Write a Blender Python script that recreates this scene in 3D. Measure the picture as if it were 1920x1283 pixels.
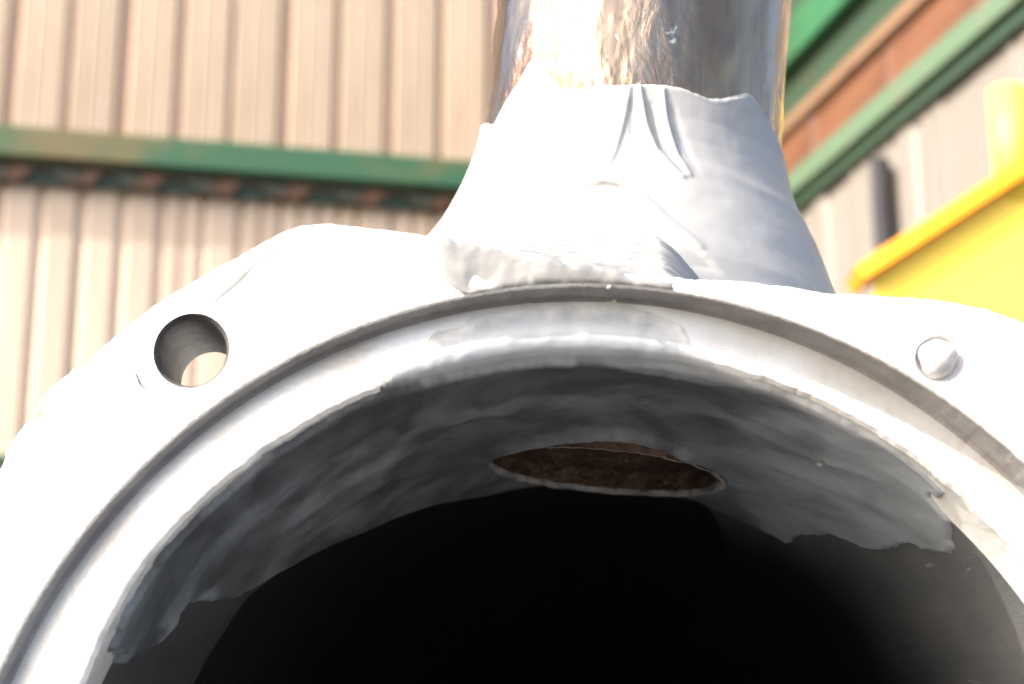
import bpy, bmesh, math, random
import numpy as np
from mathutils import Vector, Matrix, noise

for o in list(bpy.data.objects):
    bpy.data.objects.remove(o)
sc = bpy.context.scene
R = math.radians
MM = 0.001

# ------------------------------------------------------------------ camera
cam = bpy.data.cameras.new("camera")
cam_ob = bpy.data.objects.new("camera", cam)
sc.collection.objects.link(cam_ob)
sc.camera = cam_ob
cam.sensor_width = 36.0
cam.lens = 3000 / 1920 * 36
cam.clip_start = 0.02
cam.clip_end = 500
PITCH, YAW = R(14.0), R(2.9)
fw = Vector((-math.sin(YAW) * math.cos(PITCH), math.cos(YAW) * math.cos(PITCH), math.sin(PITCH)))
cam_ob.location = Vector((4.1, -408, 41.3)) * MM
cam_ob.rotation_euler = fw.to_track_quat('-Z', 'Y').to_euler()
cam.dof.use_dof = True
cam.dof.focus_distance = 0.485
cam.dof.aperture_fstop = 12.5
cam.dof.aperture_blades = 0

# ------------------------------------------------------------------ world, sun, exposure
SUN = Vector((-0.66, -0.42, 0.62)).normalized()
world = bpy.data.worlds.new("World")
sc.world = world
world.use_nodes = True
wn = world.node_tree
bg = wn.nodes["Background"]
sky = wn.nodes.new("ShaderNodeTexSky")
sky.sky_type = 'NISHITA'
sky.sun_disc = False
sky.sun_elevation = math.asin(SUN.z)
sky.sun_rotation = math.atan2(SUN.x, SUN.y)
sky.dust_density = 6.0
sky.ozone_density = 0.6
sky.air_density = 1.0
wn.links.new(sky.outputs[0], bg.inputs[0])
bg.inputs[1].default_value = 0.15
sl = bpy.data.lights.new("sun", 'SUN')
sl.energy = 2.05
sl.angle = R(0.6)
sl.color = (1.0, 0.955, 0.885)
sun_ob = bpy.data.objects.new("sun", sl)
sc.collection.objects.link(sun_ob)
sun_ob.location = (-3, -3, 5)
sun_ob.rotation_euler = (-SUN).to_track_quat('-Z', 'Y').to_euler()
sc.view_settings.view_transform = 'Standard'
sc.view_settings.look = 'None'
sc.view_settings.exposure = 2.0
sc.view_settings.gamma = 1.0
sc.cycles.max_bounces = 8
sc.cycles.diffuse_bounces = 5

# ------------------------------------------------------------------ materials
class NT:
    def __init__(self, name):
        self.m = bpy.data.materials.new(name)
        self.m.use_nodes = True
        self.t = self.m.node_tree
        self.b = self.t.nodes["Principled BSDF"]
        self.tc = self.t.nodes.new("ShaderNodeTexCoord")
    def n(self, typ, **kw):
        nd = self.t.nodes.new(typ)
        for k, v in kw.items():
            setattr(nd, k, v)
        return nd
    def l(self, a, b):
        self.t.links.new(a, b)
    def noise(self, scale, detail=4, rough=0.55, stretch=(1, 1, 1), dist=0.0, off=(0, 0, 0)):
        mp = self.n("ShaderNodeMapping")
        mp.inputs['Scale'].default_value = stretch
        mp.inputs['Location'].default_value = off
        self.l(self.tc.outputs['Object'], mp.inputs[0])
        nz = self.n("ShaderNodeTexNoise")
        nz.inputs['Scale'].default_value = scale
        nz.inputs['Detail'].default_value = detail
        nz.inputs['Roughness'].default_value = rough
        nz.inputs['Distortion'].default_value = dist
        self.l(mp.outputs[0], nz.inputs['Vector'])
        return nz.outputs['Fac']
    def ramp(self, fac, stops, interp='LINEAR'):
        r = self.n("ShaderNodeValToRGB")
        r.color_ramp.interpolation = interp
        els = r.color_ramp.elements
        els[0].position, els[0].color = stops[0][0], (*stops[0][1], 1)
        els[1].position, els[1].color = stops[-1][0], (*stops[-1][1], 1)
        for p, c in stops[1:-1]:
            e = els.new(p)
            e.color = (*c, 1)
        self.l(fac, r.inputs[0])
        return r.outputs[0]
    def mix(self, fac, a, b, mode='MIX'):
        m = self.n("ShaderNodeMix", data_type='RGBA', blend_type=mode)
        for s, v in ((m.inputs[0], fac), (m.inputs[6], a), (m.inputs[7], b)):
            if isinstance(v, (int, float)):
                s.default_value = v
            elif isinstance(v, tuple):
                s.default_value = (*v, 1)
            else:
                self.l(v, s)
        return m.outputs[2]
    def math(self, op, a, b=0.0):
        m = self.n("ShaderNodeMath", operation=op)
        for s, v in ((m.inputs[0], a), (m.inputs[1], b)):
            if isinstance(v, (int, float)):
                s.default_value = v
            else:
                self.l(v, s)
        return m.outputs[0]
    def bump(self, h, strength, dist, prev=None):
        bp = self.n("ShaderNodeBump")
        bp.inputs['Strength'].default_value = strength
        bp.inputs['Distance'].default_value = dist
        self.l(h, bp.inputs['Height'])
        if prev is not None:
            self.l(prev, bp.inputs['Normal'])
        return bp.outputs[0]
    def set(self, color=None, rough=None, metal=None, normal=None, spec=None):
        for key, v in (('Base Color', color), ('Roughness', rough), ('Metallic', metal), ('Normal', normal), ('Specular IOR Level', spec)):
            if v is None:
                continue
            if isinstance(v, (int, float)):
                self.b.inputs[key].default_value = v
            elif isinstance(v, tuple):
                self.b.inputs[key].default_value = (*v, 1)
            else:
                self.l(v, self.b.inputs[key])
        return self.m

g3 = lambda v: (v, v, v)

def mat_face():
    t = NT("cast_aluminium")
    n1 = t.noise(60, 5, 0.6)
    n2 = t.noise(420, 3, 0.6)
    col = t.ramp(n1, [(0.25, (0.62, 0.62, 0.61)), (0.45, (0.80, 0.80, 0.79)), (0.8, (0.86, 0.86, 0.86))])
    n3 = t.noise(28, 7, 0.72, off=(5, 0, 3))
    col = t.mix(t.ramp(n3, [(0.62, g3(0)), (0.72, g3(0.85))]), col, (0.24, 0.235, 0.225))
    nrm = t.bump(n2, 0.25, 0.0005, t.bump(n1, 0.3, 0.002))
    return t.set(col, 0.42, 0.25, nrm)

def mat_recess():
    t = NT("machined_aluminium")
    n1 = t.noise(45, 5, 0.6)
    n2 = t.noise(600, 3, 0.6)
    col = t.ramp(n1, [(0.3, (0.52, 0.49, 0.45)), (0.5, (0.60, 0.60, 0.59)), (0.75, (0.68, 0.68, 0.69))])
    nrm = t.bump(n2, 0.3, 0.0004)
    return t.set(col, 0.38, 0.35, nrm)

def mat_bore():
    t = NT("dark_worn_shaded_bore")
    n1 = t.noise(18, 6, 0.65, (1.6, 0.35, 1.6))
    n2 = t.noise(120, 5, 0.7, (1, 0.12, 1))
    n3 = t.noise(260, 3, 0.7, (1, 0.08, 1), off=(3, 1, 2))
    col = t.ramp(n1, [(0.25, (0.08, 0.086, 0.094)), (0.5, (0.135, 0.143, 0.152)), (0.75, (0.20, 0.195, 0.185))])
    col = t.mix(t.ramp(n3, [(0.63, g3(0)), (0.72, g3(0.7))]), col, (0.38, 0.37, 0.35))
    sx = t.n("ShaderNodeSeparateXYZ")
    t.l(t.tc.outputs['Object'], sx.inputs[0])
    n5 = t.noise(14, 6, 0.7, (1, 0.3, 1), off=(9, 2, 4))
    shade_depth = t.math('ADD', sx.outputs[1], t.math('MULTIPLY', t.math('SUBTRACT', n5, 0.5), 0.20))
    shade_depth = t.math('ADD', shade_depth, t.math('MULTIPLY', t.math('MAXIMUM', t.math('MULTIPLY', sx.outputs[0], -1.0), 0.0), 0.9))
    col = t.mix(t.ramp(shade_depth, [(0.10, g3(0)), (0.28, g3(1))]), col, (0.012, 0.012, 0.013))  # light falloff painted in: darker with depth, sooner on the left
    nrm = t.bump(n2, 0.4, 0.001)
    return t.set(col, 0.6, 0.15, nrm)

def mat_putty(name="grey_metal_putty", k=1.0, streak=0.0, tint=(1, 1, 1), mottle=0.0):
    t = NT(name)
    n1 = t.noise(30, 6, 0.6)
    n2 = t.noise(300, 4, 0.65)
    n3 = t.noise(9, 3, 0.5, (1, 0.5, 1))
    c = lambda a, b, d: (a * k * tint[0], b * k * tint[1], d * k * tint[2])
    col = t.ramp(n1, [(0.25, c(0.222, 0.223, 0.222)), (0.5, c(0.255, 0.256, 0.254)), (0.75, c(0.285, 0.285, 0.281))])
    col = t.mix(t.ramp(n3, [(0.45, g3(0)), (0.65, g3(0.4))]), col, c(0.215, 0.216, 0.215))
    if mottle:
        n7 = t.noise(55, 6, 0.65, (0.7, 1, 1.3), dist=0.6, off=(3, 3, 9))
        col = t.mix(t.math('MULTIPLY', t.ramp(n7, [(0.38, g3(1)), (0.58, g3(0))]), mottle), col, (0.13, 0.134, 0.138))
        cv = t.n("ShaderNodeAttribute", attribute_name="cover")
        col = t.mix(cv.outputs['Fac'], (0.62, 0.62, 0.615), col)
    if streak:
        at = t.n("ShaderNodeAttribute", attribute_name="lay")       # (along the arc, into the bore, grime with painted bore shade)
        sx = t.n("ShaderNodeSeparateXYZ")
        t.l(at.outputs['Vector'], sx.inputs[0])
        def lay_noise(scale, st, rot, dist, detail=6, rough=0.62):
            mp = t.n("ShaderNodeMapping", vector_type='TEXTURE')
            mp.inputs['Scale'].default_value = st
            mp.inputs['Rotation'].default_value = (0, 0, rot)
            cb = t.n("ShaderNodeCombineXYZ")
            t.l(sx.outputs[0], cb.inputs[0])
            t.l(sx.outputs[1], cb.inputs[1])
            t.l(cb.outputs[0], mp.inputs[0])
            nz = t.n("ShaderNodeTexNoise")
            nz.inputs['Scale'].default_value = scale
            nz.inputs['Detail'].default_value = detail
            nz.inputs['Roughness'].default_value = rough
            nz.inputs['Distortion'].default_value = dist
            t.l(mp.outputs[0], nz.inputs['Vector'])
            return nz.outputs['Fac']
        na = lay_noise(1.0, (30, 44, 1), R(20), 1.0, 5, 0.55)
        nb = lay_noise(1.0, (8, 14, 1), R(30), 0.8)
        nc = lay_noise(1.0, (3, 3, 1), 0, 0.0, 4)
        f = t.math('ADD', t.math('ADD', t.math('MULTIPLY', na, 0.74), t.math('MULTIPLY', nb, 0.18)), t.math('MULTIPLY', nc, 0.08))
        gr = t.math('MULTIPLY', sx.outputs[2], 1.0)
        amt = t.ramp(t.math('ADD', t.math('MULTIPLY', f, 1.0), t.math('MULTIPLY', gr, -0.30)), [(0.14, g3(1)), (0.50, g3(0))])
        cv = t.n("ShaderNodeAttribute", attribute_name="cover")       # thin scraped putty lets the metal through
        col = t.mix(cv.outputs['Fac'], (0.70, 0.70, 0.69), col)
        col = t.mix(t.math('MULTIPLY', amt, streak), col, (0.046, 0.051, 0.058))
    nrm = t.bump(n2, 0.10, 0.0005, t.bump(n1, 0.12, 0.002))
    return t.set(col, 0.5, 0.0, nrm, 0.5)

def mat_pipe():
    t = NT("polished_steel_painted_reflections")
    n1 = t.noise(40, 6, 0.65, (1.2, 1.2, 0.18))
    n2 = t.noise(130, 5, 0.7, (1.3, 1.3, 0.36), dist=0.9)
    n3 = t.noise(26, 4, 0.6, (1, 1, 0.7), off=(2, 5, 1))
    n4 = t.noise(700, 2, 0.6, (1, 1, 0.06))
    col = t.ramp(n1, [(0.3, (0.15, 0.092, 0.060)), (0.5, (0.20, 0.148, 0.106)), (0.7, (0.26, 0.215, 0.168))])  # brown reflection of the surroundings put into the steel colour
    col = t.mix(t.ramp(n3, [(0.50, g3(0)), (0.62, g3(0.75))]), col, (0.13, 0.055, 0.036))
    col = t.mix(t.ramp(n2, [(0.66, g3(0)), (0.72, g3(0.9))]), col, (0.75, 0.66, 0.50))  # pale specks painted in as golden highlights
    rough = t.ramp(n2, [(0.35, g3(0.08)), (0.7, g3(0.16))])
    mask = t.ramp(n3, [(0.40, g3(0.06)), (0.56, g3(1))])
    h2 = t.math('MULTIPLY', n2, mask)
    nrm = t.bump(h2, 0.5, 0.0020, t.bump(n4, 0.14, 0.0003))
    return t.set(col, rough, 1.0, nrm)

def mat_cast(name, lo, hi):
    t = NT(name)
    n1 = t.noise(90, 5, 0.65)
    n2 = t.noise(500, 3, 0.65)
    col = t.ramp(n1, [(0.3, (lo, lo * 0.96, lo * 0.97)), (0.7, (hi, hi * 0.97, hi * 0.98))])
    return t.set(col, 0.6, 0.15, t.bump(n2, 0.4, 0.0006, t.bump(n1, 0.4, 0.002)))

def mat_rust():
    t = NT("flaking_rust")
    n1 = t.noise(110, 6, 0.7)
    n2 = t.noise(420, 5, 0.75)
    col = t.ramp(n1, [(0.3, (0.04, 0.022, 0.014)), (0.5, (0.095, 0.05, 0.029)), (0.72, (0.17, 0.115, 0.08))])
    col = t.mix(t.ramp(n2, [(0.62, g3(0)), (0.7, g3(0.7))]), col, (0.50, 0.42, 0.34))
    nrm = t.bump(n2, 0.9, 0.0015, t.bump(n1, 0.8, 0.003))
    return t.set(col, 0.75, 0.0, nrm)

def mat_sheet(name, base, stain, amount, rnd=0.18, joint=None):
    t = NT(name)
    oi = t.n("ShaderNodeObjectInfo")
    st = t.noise(7, 5, 0.6, (2.2, 2.2, 0.12))
    st2 = t.noise(2.2, 4, 0.6, (1, 1, 0.5), off=(4, 2, 7))
    f = t.math('MULTIPLY', t.ramp(st, [(0.42, g3(0)), (0.72, g3(1))]), t.ramp(st2, [(0.3, g3(0.25)), (0.7, g3(1))]))
    col = t.mix(t.math('MULTIPLY', f, amount), base, stain)
    dim = t.math('ADD', t.math('MULTIPLY', oi.outputs['Random'], rnd), 1.0 - rnd)
    cm = t.n("ShaderNodeCombineColor")
    for i in range(3):
        t.l(dim, cm.inputs[i])
    col = t.mix(1.0, col, cm.outputs[0], 'MULTIPLY')
    return t.set(col, 0.6, 0.0, t.bump(st, 0.15, 0.01))

def mat_paint(name, base, rust, thr=0.62, scale=3.0, rough=0.5):
    t = NT(name)
    n1 = t.noise(scale, 5, 0.6, (1, 1, 1.6))
    n2 = t.noise(25, 4, 0.6)
    col = t.mix(t.ramp(n1, [(thr - 0.06, g3(0)), (thr + 0.06, g3(0.9))]), base, rust)
    col = t.mix(t.ramp(n2, [(0.4, g3(0)), (0.8, g3(0.25))]), col, tuple(c * 0.6 for c in base))
    return t.set(col, rough, 0.0, t.bump(n2, 0.1, 0.01))

def mat_ground():
    t = NT("dark_asphalt_yard")
    n1 = t.noise(1.2, 6, 0.6)
    n2 = t.noise(60, 4, 0.7)
    col = t.ramp(n1, [(0.3, (0.022, 0.021, 0.02)), (0.7, (0.04, 0.038, 0.035))])
    col = t.mix(0.35, col, t.ramp(n2, [(0.3, g3(0.015)), (0.7, g3(0.06))]))
    return t.set(col, 0.9, 0.0, t.bump(n2, 0.4, 0.004))

M = dict(face=mat_face(), recess=mat_recess(), bore=mat_bore(), stud=mat_cast('worn_stud_steel', 0.45, 0.6), rimsteel=mat_cast('worn_port_edge', 0.12, 0.36), hole=mat_cast('shaded_drilled_cast', 0.055, 0.11), wall=mat_cast('shaded_step_cast', 0.22, 0.33), cavity=mat_cast('shade_black_cavity', 0.008, 0.018), putty=mat_putty(), lining=mat_putty('smeared_grey_putty', 1.34, 0.88, (0.87, 0.96, 1.08)), smudge=mat_putty('smudged_grey_putty', 0.82, mottle=0.5), pipe=mat_pipe(), rust=mat_rust(), ground=mat_ground(),
         tan=mat_sheet("tan_sheet", (0.40, 0.315, 0.235), (0.22, 0.145, 0.085), 0.65, 0.12),
         joint=mat_sheet("brown_joint", (0.40, 0.26, 0.19), (0.30, 0.19, 0.11), 0.6, 0.1),
         pale=mat_sheet("pale_peach_sheet", (0.53, 0.43, 0.345), (0.46, 0.33, 0.24), 0.55, 0.16),
         grey=mat_sheet("pale_grey_sheet", (0.165, 0.155, 0.142), (0.16, 0.115, 0.09), 0.5, 0.13),
         green=mat_paint("green_paint", (0.024, 0.09, 0.04), (0.14, 0.105, 0.04), 0.57, 0.8),
         darkgreen=mat_paint("dark_green_paint", (0.016, 0.042, 0.024), (0.05, 0.022, 0.012), 0.66, 2.4),
         lightgreen=mat_paint("light_green_gutter", (0.075, 0.13, 0.08), (0.11, 0.12, 0.08), 0.62, 4.0),
         teal=mat_paint("bright_green_paint", (0.012, 0.10, 0.04), (0.012, 0.07, 0.03), 0.62, 2.0),
         oxide=mat_paint("red_brown_fascia", (0.125, 0.05, 0.024), (0.085, 0.033, 0.017), 0.56, 2.0),
         ochre=mat_paint("tan_trim", (0.16, 0.095, 0.055), (0.12, 0.06, 0.035), 0.6, 2.0),
         yellow=mat_paint("yellow_paint", (0.84, 0.64, 0.07), (0.82, 0.58, 0.06), 0.7, 3.0, 0.55),
         shaded_yellow=mat_paint('shaded_yellow_paint', (0.92, 0.36, 0.01), (0.85, 0.30, 0.01), 0.7, 3.0, 0.55), flash=mat_paint('rusty_dark_flashing', (0.04, 0.045, 0.025), (0.26, 0.085, 0.035), 0.56, 1.3), black=mat_paint("black_pipe", (0.012, 0.012, 0.014), (0.02, 0.018, 0.016), 0.6, 5.0))

# ------------------------------------------------------------------ object helpers
def empty(name, loc, label, cat, group=None):
    o = bpy.data.objects.new(name, None)
    sc.collection.objects.link(o)
    o.location = loc
    o.empty_display_size = 0.05
    o['label'] = label
    o['category'] = cat
    if group:
        o['group'] = group
    return o

def link(name, me, mat, parent=None, smooth=False):
    if mat is not None:
        me.materials.clear()
        me.materials.append(mat)
    if smooth:
        me.polygons.foreach_set('use_smooth', [True] * len(me.polygons))
    o = bpy.data.objects.new(name, me)
    sc.collection.objects.link(o)
    if parent is not None:
        o.parent = parent
        o.matrix_parent_inverse = Matrix.Identity(4)
    return o

def mesh(name, verts, faces):
    me = bpy.data.meshes.new(name)
    me.from_pydata([tuple(v) for v in verts], [], faces)
    me.update()
    return me

def fix_normals(me):
    bm = bmesh.new()
    bm.from_mesh(me)
    bmesh.ops.recalc_face_normals(bm, faces=bm.faces)
    bm.to_mesh(me)
    bm.free()
    return me

def revolve(name, prof, seg, rmod=None, closed=True):
    """prof: (y, r) in mm round the Y axis; rmod(i, theta, y, r) -> (y, r)."""
    vs, fs = [], []
    n = len(prof)
    for j in range(seg):
        th = 2 * math.pi * j / seg
        for i, (y, r) in enumerate(prof):
            yy, rr = rmod(i, th, y, r) if rmod else (y, r)
            vs.append((rr * math.sin(th) * MM, yy * MM, rr * math.cos(th) * MM))
    for j in range(seg):
        k = (j + 1) % seg
        for i in range(n if closed else n - 1):
            i2 = (i + 1) % n
            fs.append((j * n + i, j * n + i2, k * n + i2, k * n + i))
    return fix_normals(mesh(name, vs, fs))

def boolean(ob, cutters):
    for c in cutters:
        m = ob.modifiers.new("cut", 'BOOLEAN')
        m.operation = 'DIFFERENCE'
        m.solver = 'EXACT'
        m.object = c
    dg = bpy.context.evaluated_depsgraph_get()
    me = bpy.data.meshes.new_from_object(ob.evaluated_get(dg))
    ob.modifiers.clear()
    old = ob.data
    ob.data = me
    bpy.data.meshes.remove(old)
    for c in cutters:
        d = c.data
        bpy.data.objects.remove(c)
        bpy.data.meshes.remove(d)
    return ob

def lerp_tab(tab, x):
    xs = [a for a, _ in tab]
    return float(np.interp(x, xs, [b for _, b in tab]))

def fbm(x, y, z=0.0, oct=4):
    return noise.fractal(Vector((x, y, z)), 0.8, 2.0, oct)

def smooth01(x):
    x = max(0.0, min(1.0, x))
    return x * x * (3 - 2 * x)

def sd_poly(px, py, poly):
    """signed distance to a polygon, positive inside."""
    d = 1e9
    ins = False
    n = len(poly)
    for i in range(n):
        ax, ay = poly[i]
        bx, by = poly[(i + 1) % n]
        ex, ey = bx - ax, by - ay
        wx, wy = px - ax, py - ay
        t = max(0.0, min(1.0, (wx * ex + wy * ey) / (ex * ex + ey * ey + 1e-12)))
        dx, dy = wx - ex * t, wy - ey * t
        d = min(d, dx * dx + dy * dy)
        if (ay > py) != (by > py) and px < ax + (py - ay) / (by - ay) * ex:
            ins = not ins
    d = math.sqrt(d)
    return d if ins else -d

def seg_dist(px, py, line):
    d, tt = 1e9, 0
    n = len(line) - 1
    for i in range(n):
        ax, ay = line[i]
        bx, by = line[i + 1]
        ex, ey = bx - ax, by - ay
        t = max(0.0, min(1.0, ((px - ax) * ex + (py - ay) * ey) / (ex * ex + ey * ey)))
        q = math.hypot(px - ax - ex * t, py - ay - ey * t)
        if q < d:
            d, tt = q, (i + t) / n
    return d, tt

# ------------------------------------------------------------------ ground
me = mesh("ground", [(-250, -250, -0.216), (250, -250, -0.216), (250, 250, -0.216), (-250, 250, -0.216)], [(0, 1, 2, 3)])
g = link("ground", me, M['ground'])
g['kind'] = 'structure'
g['label'] = "dark grey asphalt yard"

# ------------------------------------------------------------------ buildings
D2 = Vector((-0.26245589, 0.96494399, 0))
D1 = Vector((0.96494399, 0.26245589, 0))
ROT = math.atan2(D1.y, D1.x)
Q1 = Vector((-1.0, 7.8, 0))
CORNER = Vector((0.975, 8.337, 0))
GZ = -0.216

def box_bm(bm, x0, x1, y0, y1, z0, z1):
    v = [bm.verts.new(p) for p in ((x0, y0, z0), (x1, y0, z0), (x1, y1, z0), (x0, y1, z0), (x0, y0, z1), (x1, y0, z1), (x1, y1, z1), (x0, y1, z1))]
    for f in ((0, 3, 2, 1), (4, 5, 6, 7), (0, 1, 5, 4), (1, 2, 6, 5), (2, 3, 7, 6), (3, 0, 4, 7)):
        bm.faces.new([v[i] for i in f])

def box_part(name, mat, parent, x0, x1, y0, y1, z0, z1, bevel=0.0):
    bm = bmesh.new()
    box_bm(bm, x0, x1, y0, y1, z0, z1)
    if bevel:
        bmesh.ops.bevel(bm, geom=bm.edges[:], offset=bevel, segments=2, affect='EDGES')
    me = bpy.data.meshes.new(name)
    bm.to_mesh(me)
    bm.free()
    return link(name, me, mat, parent)

def sheet_mesh(name, w, h, ribs, depth, thick=0.008):
    """one corrugated sheet: profile along x from 0 to w, front at -depth, rising from z=0 to h."""
    pts = []
    for k in range(ribs):
        a = w / ribs
        x = k * a
        pts += [(x, 0), (x + a * 0.14, -depth), (x + a * 0.78, -depth), (x + a * 0.92, 0)]
    pts.append((w, 0))
    n = len(pts)
    vs = [(x, y, 0) for x, y in pts] + [(x, y, h) for x, y in pts] + [(x, y + thick, 0) for x, y in pts] + [(x, y + thick, h) for x, y in pts]
    fs = []
    for i in range(n - 1):
        fs.append((i, i + 1, n + i + 1, n + i))
        fs.append((2 * n + i + 1, 2 * n + i, 3 * n + i, 3 * n + i + 1))
        fs.append((n + i, n + i + 1, 3 * n + i + 1, 3 * n + i))
        fs.append((i + 1, i, 2 * n + i, 2 * n + i + 1))
    fs.append((0, n, 3 * n, 2 * n))
    fs.append((n - 1, 3 * n - 1, 4 * n - 1, 2 * n - 1) if False else (2 * n - 1, n - 1, 3 * n - 1, 4 * n - 1))
    return mesh(name, vs, fs)

rng = random.Random(5)

# --- the wall behind the pipe, left of it: local x along D1, local -y towards the camera
bl = empty("tan_building", (Q1.x, Q1.y, GZ), "tan and peach corrugated metal building with a long green eave beam, left of the pipe", "building")
bl.rotation_euler = (0, 0, ROT)
OV = 0.12                       # the upper storey stands forward of the lower wall
X0, X1 = -5.2, 2.02
zb, zt = 2.975 - GZ, 3.14 - GZ  # green beam
WY = 0.12                       # lower wall plane (local y)
box_part("wall", M['joint'], bl, X0, X1, WY + 0.03, WY + 0.19, 0, zb + 0.1)
box_part("storey_wall", M['joint'], bl, X0, X1, 0.012, 0.19 + WY, zb + 0.10, 5.2)
# upper sheets
pitch = 0.285
x = X0
k = 0
up_me = {}
while x < X1 - 0.05:
    w = pitch * rng.uniform(0.82, 0.91)
    key = k % 6
    if key not in up_me:
        pts = [(0, 0.012), (0.010, -0.012), (0.07, -0.014), (0.078, -0.010), (0.085, -0.010), (0.093, -0.014), (0.15, -0.015), (0.158, -0.011), (0.165, -0.011), (0.173, -0.015), (w - 0.016, -0.012), (w - 0.006, 0.012)]
        n = len(pts)
        vs = [(a, b, 0) for a, b in pts] + [(a, b, 1.95) for a, b in pts]
        fs = [(i, i + 1, n + i + 1, n + i) for i in range(n - 1)] + [tuple(range(n))[::-1], tuple(range(n, 2 * n))]
        up_me[key] = mesh("sheet", vs, fs)
        up_me[key].materials.append(M['tan'])
    o = link("sheet", up_me[key], None, bl)
    o.location = (x, 0, zt)
    x += pitch * (0.93, 1.06, 0.98, 1.03, 0.97, 1.05, 0.99)[k % 7]
    k += 1
# green beam
box_part("eave_beam", M['green'], bl, X0, X1, -0.035, 0.03, zb, zt, 0.008)
box_part("soffit", M['darkgreen'], bl, X0, X1, 0.032, WY + 0.028, zb + 0.012, zb + 0.03)
# corrugated flashing that hangs under the beam
fl = bpy.data.meshes.new("flashing")
bm = bmesh.new()
w = 0.36
pr = [(0.0, 0.0), (0.0, -0.115), (0.05, -0.115), (0.11, -0.055), (0.20, -0.055), (0.26, -0.115), (w - 0.006, -0.115), (w - 0.006, 0.0)]
a = [bm.verts.new((px, 0, pz)) for px, pz in pr]
b = [bm.verts.new((px, 0.03, pz)) for px, pz in pr]
bm.faces.new(a)
bm.faces.new(b[::-1])
for i in range(len(pr)):
    j = (i + 1) % len(pr)
    bm.faces.new((a[j], a[i], b[i], b[j]))
bmesh.ops.recalc_face_normals(bm, faces=bm.faces)
bm.to_mesh(fl)
bm.free()
fl.materials.append(M['flash'])
x = X0
while x < X1 - 0.3:
    o = link("flashing", fl, None, bl)
    f_ = rng.uniform(0.75, 1.15)
    o.scale.x = f_
    o.location = (x, 0.035, zb + 0.010)
    x += 0.36 * f_
box_part("flashing_strip", M['darkgreen'], bl, X0, X1, 0.068, 0.078, zb - 0.112, zb + 0.010)
# lower sheets
x = X0
lo = [sheet_mesh("wall_sheet", 0.205, zb - 0.015, 2, 0.022), sheet_mesh("wall_sheet", 0.205, zb - 0.015, 3, 0.016), sheet_mesh("wall_sheet", 0.205, zb - 0.015, 1, 0.026)]
for m_ in lo:
    m_.materials.append(M['pale'])
while x < X1 - 0.05:
    o = link("wall_sheet", lo[rng.choice((0, 2, 2, 2, 0))], None, bl)
    o.location = (x, WY + 0.012 + rng.uniform(0, 0.006), 0.0)
    x += 0.207
box_part("rail", M['green'], bl, X0, X1, WY - 0.06, WY - 0.012, 1.385 - GZ, 1.43 - GZ, 0.005)
box_part("roof", M['darkgreen'], bl, X0, X1, -0.1, 3.0, 5.2, 5.26)

# --- the wall at right, running away from the camera
br = empty("grey_building", (CORNER.x, CORNER.y, GZ), "pale grey corrugated building with green gutter and red-brown fascia, right of the pipe", "building")
br.rotation_euler = (0, 0, ROT - math.pi / 2)      # local x = -D2 (towards camera), local y = D1 (into the building)
LX0, LX1 = -0.1, 6.2
box_part("wall", M['joint'], br, LX0, LX1, 0.05, 0.2, 0, 2.80 - GZ)
g_me = [sheet_mesh("wall_sheet", 0.25, 2.835 - GZ, 1, 0.030), sheet_mesh("wall_sheet", 0.25, 2.835 - GZ, 2, 0.022), sheet_mesh("wall_sheet", 0.25, 2.835 - GZ, 3, 0.016)]
for m_ in g_me:
    m_.materials.append(M['grey'])
x = LX0
while x < LX1:
    o = link("wall_sheet", g_me[rng.choice((0, 0, 1, 1, 2))], None, br)
    o.location = (x, 0.038 + rng.uniform(0, 0.008), 0)
    x += 0.253
box_part("edge_beam", M['darkgreen'], br, LX0, LX1, -0.02, 0.05, 2.800 - GZ, 2.872 - GZ)
bm = bmesh.new()
gp = [(-0.055, 2.874), (-0.06, 2.985), (-0.05, 2.985), (-0.046, 2.884), (0.03, 2.884), (0.03, 2.874)]
va = [bm.verts.new((LX0, y, z - GZ)) for y, z in gp]
vb = [bm.verts.new((LX1, y, z - GZ)) for y, z in gp]
for i in range(len(gp)):
    j = (i + 1) % len(gp)
    bm.faces.new((va[i], va[j], vb[j], vb[i]))
bm.faces.new(va)
bm.faces.new(vb[::-1])
bmesh.ops.recalc_face_normals(bm, faces=bm.faces)
me = bpy.data.meshes.new("gutter")
bm.to_mesh(me)
bm.free()
link("gutter", me, M['lightgreen'], br)
x = LX0
fm = None
while x < LX1:
    if fm is None:
        bm = bmesh.new()
        box_bm(bm, 0, 0.896, 0.0, 0.035, 0, 0.262)
        bmesh.ops.bevel(bm, geom=bm.edges[:], offset=0.006, segments=1, affect='EDGES')
        fm = bpy.data.meshes.new("fascia_board")
        bm.to_mesh(fm)
        bm.free()
        fm.materials.append(M['oxide'])
    o = link("fascia_board", fm, None, br)
    o.location = (x, rng.uniform(0, 0.01), 2.990 - GZ)
    x += 0.9
box_part("trim_rail", M['ochre'], br, LX0, LX1, -0.03, 0.06, 3.256 - GZ, 3.35 - GZ, 0.012)
box_part("roof_band", M['darkgreen'], br, LX0, LX1, 0.02, 0.16, 3.352 - GZ, 3.60 - GZ)
box_part("roof_beam", M['teal'], br, LX0, LX1, -0.06, 0.12, 3.60 - GZ, 3.85 - GZ, 0.01)
box_part("storey_wall", M['darkgreen'], br, LX0, LX1, 0.06, 0.2, 3.852 - GZ, 5.0)
box_part("roof", M['darkgreen'], br, LX0, LX1, -0.08, 3.0, 5.0, 5.06)

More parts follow.
